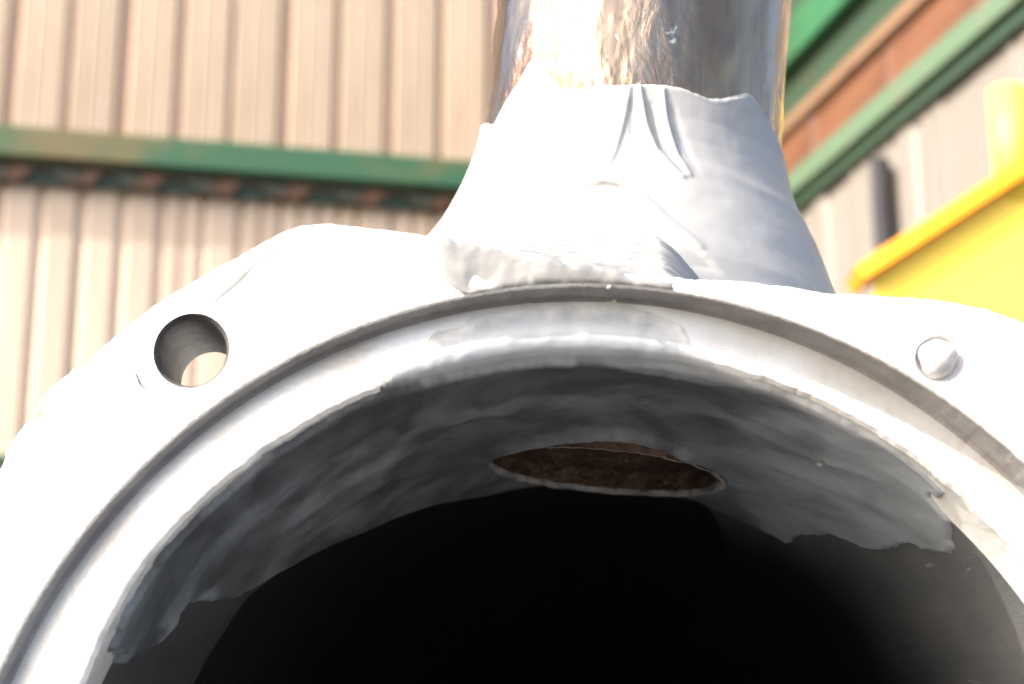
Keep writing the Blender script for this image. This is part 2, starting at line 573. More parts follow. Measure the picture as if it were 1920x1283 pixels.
# black vent pipe standing against the grey wall
vp = empty("vent_pipe", (1.362, 6.72, GZ), "black upright pipe with an open top in front of the grey wall", "pipe")
me = bpy.data.meshes.new("tube")
bm = bmesh.new()
bmesh.ops.create_cone(bm, cap_ends=False, segments=32, radius1=0.046, radius2=0.046, depth=2.675 - GZ)
bmesh.ops.translate(bm, verts=bm.verts, vec=(0, 0, (2.675 - GZ) / 2))
r_ = bmesh.ops.solidify(bm, geom=bm.faces[:], thickness=0.006)
bm.to_mesh(me)
bm.free()
link("tube", me, M['black'], vp, True)
for z in (0.9, 2.05):
    box_part("bracket", M['black'], vp, -0.055, 0.055, -0.052, 0.052, z, z + 0.035, 0.004)

# ------------------------------------------------------------------ yellow frame
yf = empty("yellow_frame", (0.95, 2.5, GZ), "bright yellow steel frame with a sloping flanged top edge and a short round post", "steel frame")
yb = Vector((0.95, 2.5, GZ))
def yv(x, y, z):
    return (x - yb.x, y, z - yb.z)
def prism(name, pts, y0, y1, mat, parent):
    n = len(pts)
    vs = [yv(x, y0, z) for x, z in pts] + [yv(x, y1, z) for x, z in pts]
    fs = [tuple(range(n)), tuple(range(2 * n - 1, n - 1, -1))]
    for i in range(n):
        j = (i + 1) % n
        fs.append((j, i, n + i, n + j))
    return link(name, fix_normals(mesh(name, vs, fs)), mat, parent)
# side plate, then the flange along its sloping top
A = Vector((0.512, 0.872)); Bq = Vector((1.42, 1.455))
dv = (Bq - A).normalized(); nv = Vector((-dv.y, dv.x))
prism("side_plate", [(0.535, -0.20), (0.535, A.y + 0.012), (Bq.x, Bq.y - 0.005), (Bq.x, -0.20)], 0.0, 0.014, M['yellow'], yf)
prism("top_flange", [tuple(A), tuple(Bq), tuple(Bq + nv * 0.030), tuple(A + nv * 0.030)], -0.035, 0.09, M['shaded_yellow'], yf)  # orange colour stands in for the same yellow seen in shade
prism("foot_plate", [(0.50, GZ), (1.45, GZ), (1.45, -0.202), (0.50, -0.202)], -0.1, 0.1, M['yellow'], yf)
me = bpy.data.meshes.new("post")
bm = bmesh.new()
bmesh.ops.create_cone(bm, cap_ends=True, segments=40, radius1=0.037, radius2=0.037, depth=0.24)
bmesh.ops.bevel(bm, geom=[e for e in bm.edges if abs(e.verts[0].co.z - e.verts[1].co.z) < 1e-5], offset=0.004, segments=2, affect='EDGES')
bm.to_mesh(me)
bm.free()
po = link("post", me, M['yellow'], yf, True)
po.location = yv(0.818, 0.03, 1.268 - 0.12)

# ------------------------------------------------------------------ the casting
TILT = R(4.0)
vb = empty("pump_casting", (0, 0.0, GZ), "silver cast metal casing with round flanged bore, grey putty repair and steel neck pipe", "pump casing")
vb_off = Vector((0, 0, -GZ))

def place(o):
    o.location = vb_off
    return o

# outline of the flange: radius against angle from the vertical (degrees, clockwise from the camera)
OUT = [(-180, 191), (-90, 191), (-70, 189.5), (-56, 189.0), (-53.5, 188.2), (-52.4, 190.2), (-50.5, 190.6), (-49.6, 190.4), (-49.0, 188.9), (-48.5, 189.6), (-48.0, 191.9), (-46.5, 192.8), (-44.2, 192.2),
       (-43.2, 190.4), (-42.4, 191.2), (-39, 191.6), (-35.4, 191.8), (-28.5, 191.4), (-24.5, 192.2), (-22.5, 191.6), (-20.3, 189.1), (-17.1, 183.8), (-11.9, 177.0),
       (-5, 169.5), (0, 165.0), (5.6, 162.6), (11.1, 163.3), (23.0, 169.3), (26.9, 173.9), (31, 179.6), (35.4, 185.3), (38.3, 187.9), (42, 190.0), (48, 191), (90, 191), (180, 191)]
def out_r(deg):
    return lerp_tab(OUT, deg)
def deg_of(th):
    d = math.degrees(th)
    return d - 360 if d > 180 else d

SEG = 1080
YW = [(-180, 8), (-90, 6.5), (-60, 6.5), (-45, 6.5), (-28, 7.2), (-20, 7.6), (-12, 8.2), (0, 9), (9, 9.5), (17, 11), (26, 12.5), (34, 14), (44, 15.5), (60, 15.5), (90, 14), (180, 8)]
def inner_prof(deg):
    """(y, r) from the face, down the step wall, over the band and lip, to the bore: the step is worn and uneven in depth."""
    yw = lerp_tab(YW, deg)
    yl = yw + float(np.interp(deg, [-60, -20, 10, 40], [-2.0, -1.6, 0.0, 0.5]))
    rl = 140.6 + 0.29 * yl - 4.0 * smooth01((-50 - deg) / 22)          # inner edge of the lip
    b0, b1 = (yw + 0.7, 156.6), (yl, rl + 4.4)
    pts = [(0.0, 159.2), (0.25, 158.6), (0.9, 158.2), (yw, 157.5), b0]
    for t_, dy in ((0.33, 0.35), (0.67, 0.35)):
        pts.append((b0[0] + (b1[0] - b0[0]) * t_ + dy, b0[1] + (b1[1] - b0[1]) * t_))
    pts += [b1, (yl + 0.1, rl + 2.6), (yl + 0.8, rl + 0.9), (yl + 2.4, rl), (yl + 7, rl - 0.2), (34, 142.6)]
    return pts
NI = len(inner_prof(0))
FP = [(3.0, 191), (1.0, 189.5), (0.0, 187.0)] + inner_prof(0) + [(34, 189.5), (32.0, 191)]
def fmod(i, th, y, r):
    d = deg_of(th)
    if i < 3 or i >= 3 + NI:
        o = out_r(d)
        rough = 0.35 * fbm(d * 0.35, y * 0.2, 3.0) + 0.25 * fbm(d * 1.7, y * 0.3, 9.0)
        if i == 2:                                    # inner edge of the chamfer: wide at the left shoulder
            wide = 1.8 + 4.0 * smooth01((d + 40) / 8) * smooth01((-19 - d) / 5)
            return y, o - wide + rough * 0.5
        if i == 1:
            return y, o - 0.7 + rough
        return y, o + rough - (191 - r)
    y, r = inner_prof(d)[i - 3]
    k = i - 3
    if k <= 3:
        r += 0.22 * fbm(d * 1.2, 0, 5.0) + 0.15 * fbm(d * 4.0, 1, 5.0)
    if k == 3:
        y += 0.5 * fbm(d * 0.9, 3, 2.0) + 0.5 * fbm(d * 3.0, 3, 2.0)
    if 7 <= k <= 10:
        r += 0.45 * fbm(d * 0.3, 2, 1.0) + 0.25 * fbm(d * 1.6, 4.0, 1.0)
    return y, r
me = revolve("flange", FP, SEG, fmod)
flange = link("flange", me, M['face'], vb)
place(flange)
# material slots: machined inner face on the recess
flange.data.materials.append(M['recess'])
nprof = len(FP)

def cutter(name, prof, c0, c1, seg=64):
    """tapered hole from centre c0 (x, z at y=0) to c1 (x, z at the back); prof in (y, r)."""
    vs, fs = [], []
    for (y, r) in prof:
        t = y / 34.0
        cx_, cz_ = c0[0] + (c1[0] - c0[0]) * t, c0[1] + (c1[1] - c0[1]) * t
        for j in range(seg):
            a_ = 2 * math.pi * j / seg
            vs.append(((cx_ + r * math.cos(a_)) * MM, y * MM, (cz_ + r * math.sin(a_)) * MM))
    n = len(prof)
    for i in range(n - 1):
        for j in range(seg):
            k_ = (j + 1) % seg
            fs.append((i * seg + j, i * seg + k_, (i + 1) * seg + k_, (i + 1) * seg + j))
    fs.append(tuple(range(seg)))
    fs.append(tuple(range((n - 1) * seg, n * seg))[::-1])
    o = link(name, fix_normals(mesh(name, vs, fs)), None)
    o.location = (0, 0, 0)
    return o
bpy.context.view_layer.update()
H0, H1 = (-101.8, 141.9), (-104.1, 140.7)
cut1 = cutter("cut_bolt", [(-1, 11.4), (0.0, 10.3), (1.3, 9.4), (1.9, 9.2), (8, 9.2), (36, 9.0)], H0, H1)
cut2 = cutter("cut_dimple", [(-1, 7.0), (0, 6.6), (0.6, 6.2), (2.2, 5.9), (3.4, 4.5)], (94.3, 137.3), (94.3, 137.3))
def groove(pts, w, depth):
    """thin scored line or crack in the face, through (x, z) points in mm."""
    vs, fs = [], []
    for k, (x, z) in enumerate(pts):
        a_, b_ = pts[max(0, k - 1)], pts[min(len(pts) - 1, k + 1)]
        t_ = Vector((b_[0] - a_[0], b_[1] - a_[1])).normalized()
        nx, nz = -t_.y, t_.x
        ww = w * (0.35 if k in (0, len(pts) - 1) else 1.0) * (0.8 + 0.4 * ((k * 7) % 5) / 5)
        for y in (-1.0, depth):
            f_ = 1.0 if y < 0 else 0.4
            vs += [((x + nx * ww * f_) * MM, y * MM, (z + nz * ww * f_) * MM), ((x - nx * ww * f_) * MM, y * MM, (z - nz * ww * f_) * MM)]
    for k in range(len(pts) - 1):
        a = k * 4
        b = a + 4
        fs += [(a, b, b + 1, a + 1), (a + 2, a + 3, b + 3, b + 2), (a, a + 2, b + 2, b), (a + 1, b + 1, b + 3, a + 3)]
    fs += [(0, 1, 3, 2), (len(vs) - 4, len(vs) - 2, len(vs) - 1, len(vs) - 3)]
    return link("cut_groove", fix_normals(mesh("cut_groove", vs, fs)), None)
cut4 = groove([(-145.5, 128.5), (-141.6, 125.6), (-139.6, 122.0), (-139.0, 118.2)], 0.95, 6.0)
cut5 = groove([(-98.0, 153.6), (-94.0, 157.3), (-90.5, 160.4), (-86.5, 164.8), (-82.6, 168.6), (-79.4, 171.3)], 0.75, 2.5)
cut6 = groove([(-117.0, 137.0), (-115.2, 133.2), (-112.4, 130.2), (-109.8, 128.6)], 0.7, 2.5)
boolean(flange, [cut1, cut2, cut4, cut5, cut6])
flange.data.materials.clear()
flange.data.materials.append(M['face'])
flange.data.materials.append(M['recess'])
flange.data.materials.append(M['hole'])
flange.data.materials.append(M['wall'])
for p in flange.data.polygons:
    c = p.center
    rr = math.hypot(c.x, c.z) / MM
    if rr < 158.9 and c.y < 0.0338:
        p.material_index = 1
        p.use_smooth = c.y > 0.0012
        dgc = math.degrees(math.atan2(c.x, c.z))
        if rr < inner_prof(dgc)[7][1] + 0.3:
            p.material_index = 0                        # lip in the brighter face material
        if rr > 156.9 and c.y > 0.0006:
            p.material_index = 3  # step wall given a darker metal, its shade painted in
    if math.hypot(c.x / MM + 102.5, c.z / MM - 141.5) < 13 and 0.0003 < c.y < 0.0338:
        p.material_index = 2  # bolt hole wall darkened: its shade is put into the colour
        p.use_smooth = True

# domed plug in the dimple
vs, fs = [], []
seg = 48
dome = [(3.3, 5.0), (0.5, 4.9)] + [(0.2 - 4.0 * math.sin(R(a)), 4.85 * math.cos(R(a))) for a in (10, 20, 30, 40, 50, 60, 70, 80)]
for y, r in dome:
    for j in range(seg):
        a_ = 2 * math.pi * j / seg
        wob = 1 + 0.06 * math.sin(3 * a_ + 0.6) + 0.04 * math.sin(5 * a_)
        vs.append(((94.0 + r * wob * math.cos(a_)) * MM, y * MM, (137.6 + r * wob * math.sin(a_)) * MM))
for i in range(len(dome) - 1):
    for j in range(seg):
        k_ = (j + 1) % seg
        fs.append((i * seg + j, i * seg + k_, (i + 1) * seg + k_, (i + 1) * seg + j))
vs.append((94.0 * MM, -3.9 * MM, 137.6 * MM))
for j in range(seg):
    fs.append(((len(dome) - 1) * seg + j, (len(dome) - 1) * seg + (j + 1) % seg, len(vs) - 1))
plug = link("stud", fix_normals(mesh("stud", vs, fs)), M['stud'], vb, True)
place(plug)

# barrel: bore and outside, open at the front, closed at the back
BP = [(33.9, 142.6), (45, 142.2), (70, 141.4), (100, 139.8), (130, 139.2), (200, 139.0), (202, 140.5), (204, 147), (360, 147), (762, 12), (765, 2.0),
      (772, 2.0), (772, 150), (765, 153), (60, 153), (40, 156), (33.9, 157)]
YEND = [(-180, 200), (-110, 130), (-64, 116), (-51, 114), (-42, 135), (-35, 160), (-23, 182), (-15, 203), (19, 204), (23, 240), (28, 330), (36, 480), (52, 560), (120, 600), (180, 300)]
def bmod(i, th, y, r):
    if 3 <= i <= 7:
        ye = lerp_tab(YEND, deg_of(th)) + 1.5 * fbm(math.degrees(th) * 0.2, 1, 1)
        return {3: (70 + (ye - 70) * 0.5, 139.8), 4: (70 + (ye - 70) * 0.8, 139.2), 5: (ye, 139.0), 6: (ye + 2, 140.5), 7: (ye + 4, 147)}[i]
    return y, r
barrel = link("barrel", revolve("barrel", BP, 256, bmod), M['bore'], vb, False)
place(barrel)

# pipe frame: base on the bore, leaning a little more than the ring
PT = R(5.6)
P_BASE = Vector((137 * math.sin(TILT), 150, 137 * math.cos(TILT)))
P_AX = Vector((math.sin(PT), 0, math.cos(PT)))
P_RT = Vector((math.cos(PT), 0, -math.sin(PT)))
P_FR = Vector((0, -1, 0))
def pp(phi, h, r):
    """point at angle phi (0 = towards camera, + right), height h and radius r of the neck, in mm."""
    return P_BASE + P_AX * h + P_RT * (r * math.sin(phi) - 1.0) + P_FR * (r * math.cos(phi))

HR = 40.3
P_PORT = P_BASE + Vector((0, -10, 0))
def pq(phi, h, r):
    return P_PORT + P_AX * h + P_RT * (r * math.sin(phi) - 1.0) + P_FR * (r * math.cos(phi))
vs, fs = [], []
for i, h in enumerate((-60, 30)):
    for j in range(96):
        vs.append(tuple(pq(2 * math.pi * j / 96, h, HR) * MM))
for j in range(96):
    k_ = (j + 1) % 96
    fs.append((j, k_, 96 + k_, 96 + j))
fs += [tuple(range(96)), tuple(range(96, 192))[::-1]]
cut3 = link("cut_port", fix_normals(mesh("cut_port", vs, fs)), None)
boolean(barrel, [cut3])
barrel.data.materials.clear()
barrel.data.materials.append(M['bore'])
for p in barrel.data.polygons:
    p.use_smooth = True
try:
    barrel.data.set_sharp_from_angle(angle=R(35))
    flange.data.set_sharp_from_angle(angle=R(25))
except Exception:
    pass
# inner surface of the barrel is dark worn metal with painted shade; outside is the same casting
barrel.data.materials.append(M['face'])
barrel.data.materials.append(M['cavity'])  # near-black colour stands in for the unlit depth of the chamber
for p in barrel.data.polygons:
    c = p.center
    if math.hypot(c.x, c.z) > 0.1495:
        p.material_index = 1
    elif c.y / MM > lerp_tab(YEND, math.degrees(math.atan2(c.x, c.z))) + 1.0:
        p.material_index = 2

# neck pipe: outer wall with dents and drips, inner rusty wall as its own part
vs, fs = [], []
NS, NH = 240, 90
for i in range(NH + 1):
    h = 8 + (330 - 8) * i / NH
    for j in range(NS):
        ph = 2 * math.pi * j / NS
        r = 54.5 + 0.30 * fbm(ph * 3.2, h * 0.02, 2.0) + 0.16 * fbm(ph * 9, h * 0.05, 7.0)
        if h > 118:
            blob = fbm(ph * 7.0, h * 0.055, 12.0, 3)
            r += 1.1 * max(0.0, blob - 0.18)
        vs.append(tuple(pp(ph, h, r) * MM))
for i in range(NH):
    for j in range(NS):
        k_ = (j + 1) % NS
        fs.append((i * NS + j, i * NS + k_, (i + 1) * NS + k_, (i + 1) * NS + j))
base_n = len(vs)
for j in range(NS):
    vs.append(tuple(pp(2 * math.pi * j / NS, 330, 44) * MM))
for j in range(NS):
    k_ = (j + 1) % NS
    fs.append((NH * NS + j, NH * NS + k_, base_n + k_, base_n + j))
neck = link("neck_pipe", fix_normals(mesh("neck_pipe", vs, fs)), M['pipe'], vb, True)
place(neck)

vs, fs = [], []
NS = 220
rings = [("in", 330), ("in", 200), ("in", 100), ("in", 60), ("in", 30), ("in", 20)] + [("rim", k / 16) for k in range(17)] + [("end", 0.0), ("end", 0.5), ("end", 1.0), ("out", 3.0), ("out", 9.0)]
for kind, v in rings:
    for j in range(NS):
        ph = 2 * math.pi * j / NS
        u_ = HR * math.sin(ph)
        sag = 137.6 - math.sqrt(137.6 ** 2 - u_ ** 2)
        bk = smooth01((1 - math.cos(ph)) / 2)                # 0 at the front, 1 at the back
        h0 = -4.6 * (1 - bk) - 6.2 * bk - 0.9 * math.sin(ph) ** 2
        h0 += 0.45 * fbm(ph * 6, 1.0, 2.0) + 0.35 * fbm(ph * 20, 3.0, 2.0)
        if kind == "in":
            hh, r = v, HR - 0.2
        elif kind == "rim":
            hh = h0 + 12 * (1 - v)
            lump = 0.9 * fbm(ph * 9, hh * 0.30, 4.0) + 0.6 * fbm(ph * 26, hh * 0.7, 8.0)
            r = HR - 0.3 - smooth01(v * 2.2) * (1.0 + lump) + 0.7 * smooth01((v - 0.85) / 0.15)
        elif kind == "end":
            hh, r = h0 - 0.25, HR + 0.2 + v * 1.5
        else:
            hh, r = h0 + v, HR + 2.4
        vs.append(tuple((pp(ph, hh, r) if kind == "in" and v > 50 else pq(ph, hh, r)) * MM))
fr = []
for i in range(len(rings) - 1):
    for j in range(NS):
        k_ = (j + 1) % NS
        (fr if (20 if math.cos(2 * math.pi * j / NS) < 0.1 else 23) <= i <= 24 else fs).append((i * NS + j, i * NS + k_, (i + 1) * NS + k_, (i + 1) * NS + j))
rim_vs = vs[20 * NS:26 * NS]
rim = link("port_rim", mesh("port_rim", rim_vs, [tuple(v - 20 * NS for v in f) for f in fr]), M['rimsteel'], vb, True)
rim['label'] = "worn lighter metal edge round the rusty port"
place(rim)
port = link("rusty_port_wall", mesh("rusty_port_wall", vs, fs), M['rust'], vb, True)
port['label'] = "brown flaking rust lining the round port in the bore ceiling"
place(port)

# ------------------------------------------------------------------ putty lining: ceiling of the bore, lip, recess and lower face
TAIL = [(45, 142.2), (70, 141.4), (100, 139.8), (130, 139.3), (206.0, 139.0)]
def full_prof(deg):
    return [(-0.02, 178.0)] + inner_prof(deg) + TAIL
PROF = full_prof(-5)
S = [0.0]
for a, b in zip(PROF, PROF[1:]):
    S.append(S[-1] + math.hypot(b[0] - a[0], b[1] - a[1]))
def s_of_y(y):
    return float(np.interp(y, [p[0] for p in PROF], S))
sWT, sW, sB, sL, sI = S[3], S[4], S[6], S[8], S[11]      # wall top, wall bottom, mid band, lip, inner end of the lip
def prof_at(tabs, s):
    py_, pr_ = tabs
    e = 2.5 if s > sWT else 0.8
    y, r = float(np.interp(s, S, py_)), float(np.interp(s, S, pr_))
    y0, r0 = float(np.interp(s - e, S, py_)), float(np.interp(s - e, S, pr_))
    y1, r1 = float(np.interp(s + e, S, py_)), float(np.interp(s + e, S, pr_))
    ty, tr = y1 - y0, r1 - r0
    L = math.hypot(ty, tr) or 1
    return y, r, tr / L, -ty / L                # the normal in (y, r) points to the open side
# ceiling outline in (angle deg, y mm)
CEIL = [(-64, 40), (-62.0, 52), (-60.0, 62), (-57.5, 66), (-55.5, 60), (-54.5, 76), (-52.0, 100), (-50, 110), (-47.0, 119), (-42.3, 140), (-36, 168), (-30, 190), (-24, 230), (34, 230), (34.8, 176), (36.5, 158),
        (38.2, 140), (40.5, 131), (42.7, 124), (43.4, 112), (44.3, 101), (45.0, 90), (45.7, 79), (47.4, 72), (48.4, 66), (48.6, 57), (48.1, 49), (47, 40), (45.4, 33), (42.8, 30), (42.2, 26), (44.0, 23), (43, 22)]
CEIL = [(a, s_of_y(y)) for a, y in CEIL]
CEIL += [(43, sI + 6), (40, sI + 4), (30, sI + 1), (20, sI), (14, sL + 1), (12.2, sL - 1), (11.4, sB), (8.8, sB - 2), (7.2, sW + 1.5), (6, sW + 0.6), (-11, sW + 0.8), (-12.5, sW + 3), (-14.5, sB - 1),
         (-17, sL - 3), (-20, sL), (-22, sI - 1), (-30, sI + 1.5), (-45, sI + 3), (-56, sI + 4), (-62, sI + 6)]
CEILm = [(a * 2.45, y) for a, y in CEIL]
FACE = [(-12.5, 178), (-12.5, 168), (-12.5, 164), (-9, 163), (-7.5, 160.0), (-6.5, 158), (5.0, 158), (5.8, 160.5), (5.2, 163), (6.5, 166), (6, 178)]
FACEm = [(a * 2.8, r) for a, r in FACE]
RIDGES = [  # folds in the ceiling: ((deg, y) polyline, height mm, width mm)
    ([(-2, 36), (-9, 46), (-16, 66), (-24, 78), (-34, 84), (-44, 80)], 1.5, 8),
    ([(-12, 24), (-20, 32), (-30, 40), (-42, 46), (-52, 52)], 1.3, 9),
    ([(-20, 96), (-28, 104), (-36, 102), (-44, 92)], 1.2, 7),
    ([(-2, 122), (8, 118), (18, 100), (26, 78)], 1.0, 10),
    ([(12, 30), (20, 44), (26, 46)], 1.4, 7),
    ([(22, 62), (30, 58), (36, 48)], 1.4, 5),
    ([(24, 96), (32, 84), (40, 66), (45, 52)], 1.0, 9),
    ([(28, 132), (36, 110), (42, 88)], 0.8, 7)]
RIDm = [([(a * 2.45, y) for a, y in ln], hh, ww) for ln, hh, ww in RIDGES]
tc, ts = math.cos(TILT), math.sin(TILT)
edge_z = lambda dg: out_r(dg)
a_list = np.arange(-72, 52, 0.36)
s_list = []
s = 0.5
while s < S[-1]:
    s_list.append(s)
    s += 0.6 if s < sI + 12 else 1.0
port_c = (0.0, 150.0)
vs, idx, tv, lay, cov, fs = [], {}, [], [], [], []
PATCH = [(-56.5, 68, 10, 20, 0.8), (-63, 34, 8, 12, 0.5), (-30, 78, 34, 9, 0.40), (-38, 108, 14, 8, 0.4), (-40, 48, 34, 9, 0.45), (-6, 60, 44, 8, 0.35)]   # cleaner putty: angle, depth, half sizes, how clean
for ii, dg in enumerate(a_list):
    th = R(dg)
    fp_ = full_prof(dg)
    tabs = ([p[0] for p in fp_], [p[1] for p in fp_])
    for jj, s in enumerate(s_list):
        y, r, ny, nr = prof_at(tabs, s)
        jag = 2.0 * fbm(dg * 0.30, s * 0.06, 1.0) + 1.0 * fbm(dg * 0.9, s * 0.2, 4.0, 5)
        inb = smooth01((s - sI + 2) / 8)               # 0 on the band, 1 inside the bore
        if s < sWT + 1:
            continue
        d = sd_poly(dg * 2.45 + jag * (1.8 - 0.8 * inb), s + jag * (0.7 + 0.1 * inb), CEILm)
        if y > 90:
            d = min(d, lerp_tab(YEND, dg) - 1.5 - y)
        full, ramp = 0.35 + (1.65 - 1.0 * smooth01((dg - 24) / 14)) * inb, 4.2 - inb
        t = -0.9 + (full + 0.9) * smooth01((d + 1.2) / ramp)
        if t > 0:
            w_ = smooth01(d / 5)
            t += 0.40 * fbm(dg * 0.09, s * 0.016, 11.0, 2) * w_ * (0.6 + 1.6 * inb)
            t += 0.16 * fbm(dg * 0.30, s * 0.05, 13.0, 3) * w_
            if inb < 0.99:
                b_ = fbm(dg * 0.55, s * 0.3, 21.0, 4)
                t += 0.3 * max(0, b_ - 0.1) * w_ * (1 - inb)
            # rough rolled edge along the lip, right under the neck
            lipw = smooth01((s - sB) / 4) * smooth01((sI + 4 - s) / 5) * smooth01((dg + 20) / 9) * smooth01((15 - dg) / 5)
            t += 0.45 * lipw * smooth01((d + 0.5) / 4) * (0.8 + 0.8 * fbm(dg * 0.17, s * 0.05, 2.0, 2) + 0.12 * fbm(dg * 0.8, s * 0.3, 2.0))
            t += 0.28 * inb * w_ * fbm(dg * 0.10 + s * 0.02, s * 0.03 + dg * 0.03, 17.0, 3)
            t += 0.9 * smooth01((dg + 26) / 12) * smooth01((18 - dg) / 8) * smooth01((s - sI) / 4) * smooth01((sI + 24 - s) / 16)
            if inb > 0:
                for ln, hh, ww in RIDm:
                    q, tt = seg_dist(dg * 2.45, y, ln)
                    if q < ww * 1.6:
                        fade = math.sin(math.pi * min(1, max(0, 0.08 + tt * 0.84)))
                        t += 0.75 * hh * fade * math.exp(-(q / ww * 1.7) ** 2) * inb
        # port opening
        if y > 90:
            P_ = Vector((r * math.sin(th), y, r * math.cos(th)))
            q = P_ - P_PORT
            rho = math.hypot(q.dot(P_RT) + 1.0, q.y)
            an = math.atan2(q.dot(P_RT), -q.y)
            lim = HR - 0.3 + 0.5 * fbm(an * 4, 2.0, 6.0) + 0.35 * fbm(an * 15, 5.0, 6.0)
            if rho < lim:
                continue
            if rho < lim + 9:
                t += 3.9 * max(0.0, math.cos(an)) * smooth01((lim + 9 - rho) / 8)
            if rho < lim + 2:
                t *= 0.8 + 0.2 * (rho - lim) / 2
        idx[(ii, jj)] = len(vs)
        tv.append(t)
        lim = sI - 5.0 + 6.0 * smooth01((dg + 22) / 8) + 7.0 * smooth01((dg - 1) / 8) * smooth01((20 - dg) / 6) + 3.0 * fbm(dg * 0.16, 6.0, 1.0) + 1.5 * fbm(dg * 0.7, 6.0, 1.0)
        grime_shade = smooth01((s - lim) / 5.0)  # shade inside the bore put into the putty colour, together with grime
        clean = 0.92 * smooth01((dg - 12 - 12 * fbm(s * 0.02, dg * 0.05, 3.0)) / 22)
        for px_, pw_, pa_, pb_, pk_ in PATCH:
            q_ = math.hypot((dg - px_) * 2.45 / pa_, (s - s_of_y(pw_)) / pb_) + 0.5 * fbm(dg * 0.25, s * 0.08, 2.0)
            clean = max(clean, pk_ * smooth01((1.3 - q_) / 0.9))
        lay.append((dg * 2.45, s, grime_shade * (1 - clean)))
        cov.append(max(inb, 0.85 * smooth01((d + 1.5 * fbm(dg * 0.5, s * 0.2, 8.0)) / 7.0)))
        yy = y + ny * t
        rr = r + nr * t
        vs.append((rr * math.sin(th) * MM, yy * MM, rr * math.cos(th) * MM))
fa, fb = [], []
for jj in range(len(s_list) - 1):
    band = s_list[jj] < sI + 2.5
    for ii in range(len(a_list) - 1):
        q = [(ii, jj), (ii + 1, jj), (ii + 1, jj + 1), (ii, jj + 1)]
        if all(k_ in idx for k_ in q):
            f = [idx[k_] for k_ in q]
            if max(tv[k_] for k_ in f) > -0.55:
                (fa if band else fb).append(f)
def submesh(name, faces):
    used = {}
    out = []
    for f in faces:
        out.append([used.setdefault(v, len(used)) for v in f])
    me = mesh(name, [vs[v] for v in used], out)
    at = me.attributes.new("lay", 'FLOAT_VECTOR', 'POINT')
    at.data.foreach_set('vector', [c for v in used for c in lay[v]])
    at = me.attributes.new("cover", 'FLOAT', 'POINT')
    at.data.foreach_set('value', [cov[v] for v in used])
    return me
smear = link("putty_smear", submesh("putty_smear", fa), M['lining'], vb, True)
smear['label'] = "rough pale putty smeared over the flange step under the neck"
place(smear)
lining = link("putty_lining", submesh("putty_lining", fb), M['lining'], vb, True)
place(lining)

# ------------------------------------------------------------------ putty collar on the neck
HTOP = [(-180, 118), (-110, 119), (-84, 121), (-66, 114), (-59, 112.5), (-54.7, 119), (-47.3, 125.5), (-43, 131), (-41.2, 133.5), (-37.5, 131.5), (-35.5, 129), (-31, 123), (-27.2, 118.6), (-20.8, 117.8), (-12, 118.8), (-3, 119.5),
        (8, 120.2), (16, 120.6), (21, 119.6), (26.7, 119.0), (33, 120.4), (38, 122.6), (43.7, 125.8), (47, 126.2), (50.3, 124.4), (61.2, 119), (74.8, 114), (90, 113), (120, 116), (180, 118)]
RADL = [(5, 97), (30, 92), (55, 82), (66, 75.5), (72, 71.5), (78.5, 67.6), (86, 64.4), (93.5, 61.6), (101, 59.2), (108.5, 57.4), (116, 56.4), (124, 56.0), (140, 55.6)]
RADR = [(5, 96), (30, 90), (55, 81), (64, 76.5), (70, 74.0), (76, 71.5), (81.7, 68.8), (88, 65.6), (93.3, 62.8), (100, 60.0), (109.3, 57.3), (117, 56.4), (126, 56.0), (140, 55.6)]
FOLDS = [  # (phi deg, h) polyline, height, width (mm)
    ([(-1.8, 118), (-3.0, 104), (-4.5, 92), (-6.0, 86)], 1.22, 1.5),
    ([(1.5, 118), (4.5, 104), (8.0, 94), (15.5, 85)], 2.03, 1.7),
    ([(9.5, 118), (11.2, 106), (14.4, 93), (17.5, 86)], 1.62, 1.6),
    ([(-16, 96), (-19.5, 91), (-23, 80), (-26, 72)], 0.9, 2.2),
    ([(-13, 82.5), (-8, 81), (-1.5, 79.5), (4, 75), (10, 67), (18, 58)], 1.2, 2.0),
    ([(18, 91), (30, 89.5), (41, 87.5), (56, 88), (70, 86)], 0.55, 4.5)]
FOm = [([(a * 1.05, h) for a, h in ln], hh, ww) for ln, hh, ww in FOLDS]
VALL = [([(6.0, 112), (9.5, 98), (15.5, 86.5)], -0.8, 2.0), ([(-0.5, 113), (0.5, 100), (2.5, 92)], -0.6, 1.6), ([(13.5, 112), (17, 98), (20, 88)], -0.5, 2.2), ([(-18, 94), (-21, 84)], -0.7, 2.0)]
VALm = [([(a * 1.05, h) for a, h in ln], hh, ww) for ln, hh, ww in VALL]
SLAB = [(-34, 60), (-27, 70), (-15, 77), (-6, 79), (-1.0, 78), (4, 72), (9, 65), (17, 57), (22, 50), (-60, 40)]
SLABm = [(a * 1.05, h) for a, h in SLAB]
vs, idx, fs = [], {}, []
ph_list = list(np.arange(-180, -90, 3.0)) + list(np.arange(-90, 90, 0.62)) + list(np.arange(90, 180, 3.0))
h_list = list(np.arange(4, 50, 2.5)) + list(np.arange(50, 138, 0.62))
NP = len(ph_list)
